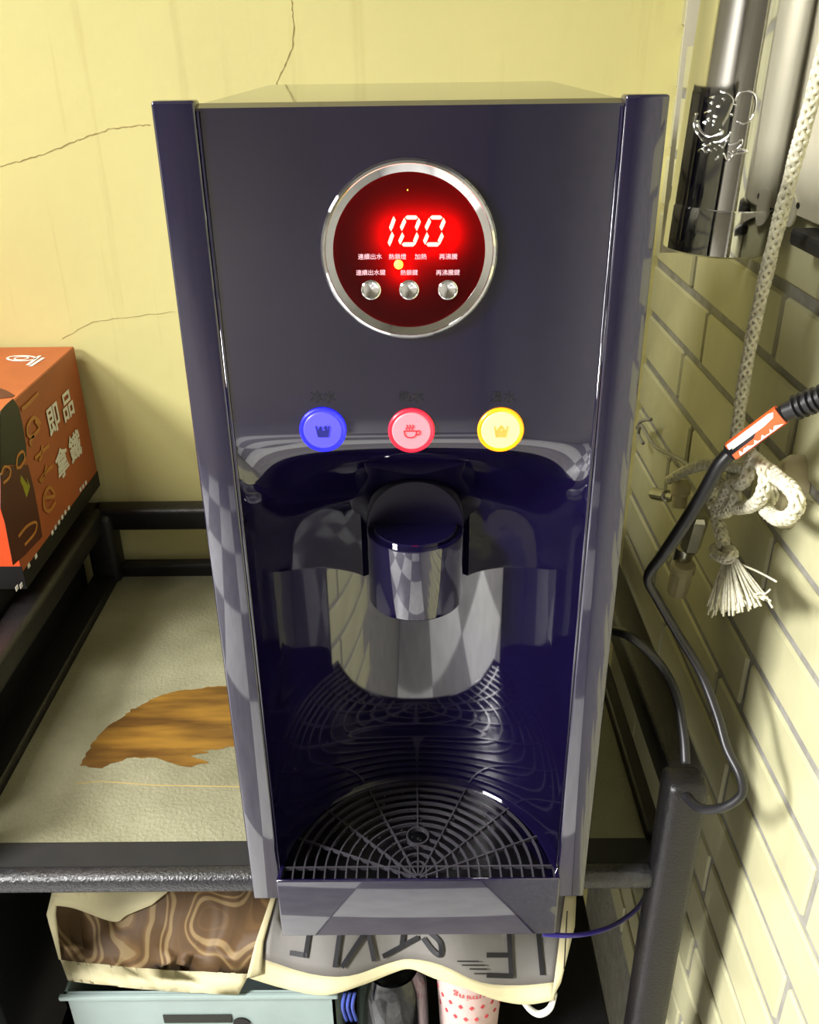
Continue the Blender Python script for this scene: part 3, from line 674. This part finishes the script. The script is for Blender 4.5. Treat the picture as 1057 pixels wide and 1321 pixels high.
# ---------------------------------------------------------------- pipe valve by the rope
vc = P(884, 700, X=.258)
vv = thing('pipe_valve', 'nickel plated angle valve on the brick wall below the rope knot', 'valve', vc)
def axlathe(bm, a, b, prof, seg=24):
    d = (b-a); L = d.length; rot = d.to_track_quat('Z', 'Y').to_matrix().to_4x4()
    b2 = bmesh.new(); lathe(b2, [(r, h*L) for r, h in prof], (0, 0, 0), 'Z', seg); b2.transform(Matrix.Translation(a) @ rot)
    me = bpy.data.meshes.new('t'); b2.to_mesh(me); b2.free(); bm.from_mesh(me); bpy.data.meshes.remove(me); return bm
a, b = P(884, 704, X=.256), P(876, 732, X=.256)
obj('valve_collar', axlathe(bmesh.new(), a, b, [(.0092, 0), (.0098, .1), (.0098, .9), (.0092, 1)]), M_brass, vv, smooth=30)
a0 = P(906, 668, X=.254)
hb = axlathe(bmesh.new(), P(903, 664, X=.254), P(890, 709, X=.256), [(.0068, 0), (.0094, .08), (.0094, .9), (.007, 1)], 6); obj('hex_nut', hb, M_brass, vv)
obj('washer', axlathe(bmesh.new(), P(883, 727, X=.256), P(880, 737, X=.256), [(.0090, 0), (.0116, .2), (.0116, .8), (.009, 1)]), M_hosew, vv, smooth=30)
obj('nylon_nut', axlathe(bmesh.new(), P(880, 737, X=.256), P(873, 768, X=.257), [(.0106, 0), (.0108, .6), (.0098, .85), (.004, 1)], 10), M_hosew, vv)
obj('valve_stem', axlathe(bmesh.new(), P(871, 642, X=.265), P(845, 637, X=.262), [(.0045, 0), (.0045, .35), (.0068, .36), (.0068, 1)]), M_brass, vv, smooth=30)
obj('elbow', axlathe(bmesh.new(), P(880, 618, X=.268), P(876, 655, X=.266), [(.006, 0), (.0098, .2), (.0098, .5), (.0075, .6), (.0075, 1)]), M_hosew, vv, smooth=30)
an = thing('wall_anchor', 'rounded beige knob on the brick wall behind the rope loop', 'knob', P(1005, 620, X=.285))
q = P(1006, 635, X=.276)
bm = bmesh.new(); lathe(bm, [(.019, .016), (.019, .004), (.016, -.002), (.008, -.005), (.0001, -.0055)], q, 'X', 32); bm.transform(Matrix.Translation(q) @ Matrix.Diagonal((1, .75, 1.6, 1)) @ Matrix.Translation(-q)); obj('knob_body', bm, M_hosew, an, smooth=40)

# ---------------------------------------------------------------- things on the lower shelf
def plast(v): return v
tb_ = thing('storage_box', 'pale teal plastic storage box on the lower shelf with a dark handle slot', 'box', (-.22, .72, SH))
xa, xb = P(84, 1290, Y=.602).x, P(432, 1290, Y=.602).x; zt = P(300, 1281, Y=.602).z
bm = bmesh.new(); T_ = .003
for a_ in ((xa, xb, .602, .605), (xa, xb, .847, .85), (xa, xa+T_, .602, .85), (xb-T_, xb, .602, .85)): box(bm, *a_, SH, zt)
box(bm, xa, xb, .602, .85, SH, SH+.003)
box(bm, xa-.004, xb+.004, .597, .6025, zt-.005, zt+.001, bev=.0015, seg=2)
obj('bin', bm, M_teal, tb_)
h0, h1 = P(210, 1309, Y=.6015), P(300, 1317, Y=.6015)
obj('handle_slot', B(h0.x, h1.x, .6005, .6018, h1.z-.002, h0.z, bev=.0005), M_greend, tb_)
h0 = P(312, 1321, Y=.6005); bm = bmesh.new(); lathe(bm, [(.009, 0), (.009, .002)], (h0.x, .6, h0.z), 'Y', 20); obj('latch', bm, M_cblack, tb_)

def sheet(name, outline_rows, yfun, m, parent, th=.0012, nx_=28, ny_=8, label=None):
    """paper laid in folds; rows of (x, y) photograph positions from the back edge to the front edge, at depth yfun"""
    R2 = []
    for r in outline_rows:
        s = spline([(a, b, 0) for a, b in r], 8); R2.append([s[int(round(i*(len(s)-1)/nx_))] for i in range(nx_+1)])
    bm = bmesh.new(); V = []
    for j in range(ny_+1):
        t = j/ny_*(len(R2)-1); k = min(int(t), len(R2)-2); f = t-k
        V.append([(R2[k][i].lerp(R2[k+1][i], f)) for i in range(nx_+1)])
    top_ = [[bm.verts.new(P(p.x, p.y, Y=yfun(p.x, p.y))) for p in r] for r in V]
    for j in range(ny_):
        for i in range(nx_): bm.faces.new((top_[j][i], top_[j][i+1], top_[j+1][i+1], top_[j+1][i]))
    bmesh.ops.recalc_face_normals(bm, faces=bm.faces)
    o = obj(name, bm, m, parent, smooth=True, label=label)
    s = o.modifiers.new('s', 'SOLIDIFY'); s.thickness = th; s.offset = 0; return o
def yb(x, y): return .598+.00050*(1283-y)+.003*math.sin(x*.035+y*.03)
bag = thing('paper_bag', 'brown and cream paper bag printed with swirling lines, on the teal box', 'bag', P(200, 1250, Y=.66))
sheet('printed_panel', [[(78, 1120), (200, 1110), (360, 1110)], [(62, 1190), (200, 1190), (352, 1195)], [(78, 1238), (190, 1249), (322, 1256)]], yb, M_swirl, bag)
sheet('bottom_panel', [[(78, 1238), (190, 1249), (322, 1256)], [(88, 1265), (200, 1277), (308, 1283)]], yb, M_paper, bag, ny_=3)
def yb2(x, y): return yb(x, y)-.0025
sheet('torn_cream_area', [[(72, 1118), (150, 1118), (232, 1118)], [(70, 1150), (130, 1150), (215, 1152)], [(68, 1168), (96, 1172), (146, 1189), (165, 1180), (195, 1168)]], yb2, M_paper, bag, ny_=4, th=.0004)
sheet('side_gusset', [[(72, 1130), (76, 1130)], [(60, 1180), (72, 1180)], [(76, 1238), (79, 1238)]], yb2, M_paper, bag, ny_=4, nx_=3, th=.0004)

def yt(x, y): return .585+.00052*(1290-y)+.003*math.sin(x*.04)
tote = thing('shopping_bag', 'grey and cream shopping bag with large black letters, lying under the drip tray', 'bag', P(530, 1230, Y=.63))
Rb = [(352, 1140), (450, 1130), (530, 1120), (620, 1130), (736, 1140)]
Rm = [(345, 1200), (440, 1205), (530, 1195), (620, 1208), (724, 1215)]
Rf = [(337, 1236), (400, 1256), (450, 1259), (500, 1243), (530, 1237), (570, 1245), (620, 1267), (670, 1271), (716, 1267)]
Rl = [(322, 1262), (370, 1276), (420, 1284), (470, 1270), (505, 1256), (530, 1250), (560, 1262), (600, 1275), (640, 1290), (680, 1296), (716, 1290)]
sheet('printed_panel', [Rb, Rm, Rf], yt, M_greyp, tote, nx_=40)
sheet('hem', [Rf, Rl], yt, M_paper, tote, nx_=40, ny_=3)
def ye(x, y): return yt(x, y)-.002
sheet('side_seam', [[(352, 1150), (358, 1150)], [(330, 1215), (340, 1215)], [(318, 1262), (338, 1256)]], ye, M_paper, tote, nx_=3, th=.0006)
sheet('side_seam', [[(730, 1150), (744, 1150)], [(724, 1195), (742, 1195)], [(712, 1290), (724, 1268)]], ye, M_paper, tote, nx_=3, th=.0006)
def letter(strokes, wpx=6.5):
    bm = bmesh.new()
    for s in strokes:
        q = spline([(a, b, 0) for a, b in s], 5)
        t_ = [P(p.x, p.y, Y=yt(p.x, p.y)-.0022) for p in q]; n_ = Vector((0, -.75, .66))
        ribbon(bm, t_, wpx*.000725, n_, .0003)
    obj('letter', bm, M_dark_ink, tote)
letter([[(404, 1170), (394, 1235)], [(396, 1233), (374, 1229)]])
letter([[(444, 1165), (432, 1248)]])
letter([[(476, 1195), (441, 1248)], [(470, 1180), (483, 1240)], [(474, 1165), (474, 1195)]])
letter([[(494, 1234), (540, 1209)], [(518, 1222), (524, 1180)]])
letter([[(546, 1210), (558, 1226), (568, 1232), (567, 1215), (548, 1195), (558, 1180)]])
letter([[(655, 1170), (660, 1261)], [(662, 1259), (628, 1258)], [(659, 1232), (628, 1232)]])
letter([[(692, 1175), (700, 1258)]])
letter([[(732, 1175), (728, 1250)]], 1.5)
bm = bmesh.new()
for (x0, x1, y) in ((590, 618, 1240), (596, 626, 1245), (606, 628, 1250), (612, 628, 1256)):
    ribbon(bm, [P(x, y, Y=yt(x, y)-.0022) for x in (x0, (x0+x1)/2, x1)], .0011, (0, -.75, .66), .0003)
obj('small_print', bm, M_dark_ink, tote)
bm = bmesh.new(); tube(bm, spline([P(672, 1286, Y=.592), P(684, 1302, Y=.586), P(697, 1308, Y=.584), P(710, 1300, Y=.586), P(716, 1280, Y=.592)], 6), .0036, 8, sx=.6); obj('bag_handle', bm, M_white, tote, smooth=True)

# glass jar with blue clip, pale pink patterned cup
gj = P(505, 1300, Y=.60); jr = .037
jar = thing('glass_jar', 'clear glass jar with a blue clip on the lower shelf, under the shopping bag', 'jar', (gj.x, gj.y+.03, SH))
zt2 = P(505, 1268, Y=.615).z
bm = bmesh.new(); lathe(bm, [(.02, SH+.001), (jr, SH+.004), (jr+.004, SH+.06), (jr, zt2-.02), (jr-.008, zt2), (jr-.011, zt2), (jr-.004, zt2-.02), (jr, SH+.06), (jr-.004, SH+.008), (.001, SH+.006)], (gj.x, gj.y+.038, 0), 'Z', 40); obj('jar_body', bm, M_glass, jar, smooth=40)
q = P(446, 1290, Y=.60); bm = bmesh.new()
for dx_ in (0, .005, .010): tube(bm, spline([q+Vector((dx_, 0, .012)), q+Vector((dx_-.003, -.004, -.005)), q+Vector((dx_, -.002, -.03))], 5), .0019, 8)
obj('clip', bm, M_blue, jar, smooth=True, label='shiny blue clip')
pc = P(609, 1300, Y=.605); cr = .0375
cup = thing('paper_cup', 'pale pink paper cup with red lettering on the lower shelf, right of the glass jar', 'cup', (pc.x, pc.y+cr, SH))
zt3 = P(609, 1266, Y=.605).z
bm = bmesh.new(); lathe(bm, [(.028, SH+.0005), (.030, SH+.001), (cr, zt3-.003), (cr+.0012, zt3-.001), (cr, zt3), (cr-.002, zt3-.003), (.028, SH+.005), (.0005, SH+.005)], (pc.x, pc.y+cr, 0), 'Z', 48); obj('cup_wall', bm, M_pink, cup, smooth=40)
bm = bmesh.new()
for k in range(9):
    a = -math.pi/2+(k-4)*.33
    for zz in (zt3-.046, zt3-.066):
        r = cr-(zt3-zz)/(zt3-SH)*(cr-.030)+.0004; o0 = Vector((pc.x+r*math.cos(a+(.16 if zz < zt3-.05 else 0)), pc.y+cr+r*math.sin(a+(.16 if zz < zt3-.05 else 0)), zz)); tg = Vector((-math.sin(a), math.cos(a), 0))
        prism(bm, [o0+Vector((0, 0, .0035)), o0+tg*.0026, o0-Vector((0, 0, .0035)), o0-tg*.0026], Vector((math.cos(a), math.sin(a), 0))*.0003)
obj('diamond_print', bm, M_red, cup)
for i, ch in enumerate('Charming'):
    a = -math.pi/2+(3.5-i)*.17+.12; zz = zt3-.027; r = cr-.001+.0006
    text('cup_lettering', ch, M_red, cup, Vector((pc.x+r*math.cos(a), pc.y+cr+r*math.sin(a), zz)), (math.sin(a), -math.cos(a), 0), (0, 0, -1), .013, th=.0002)
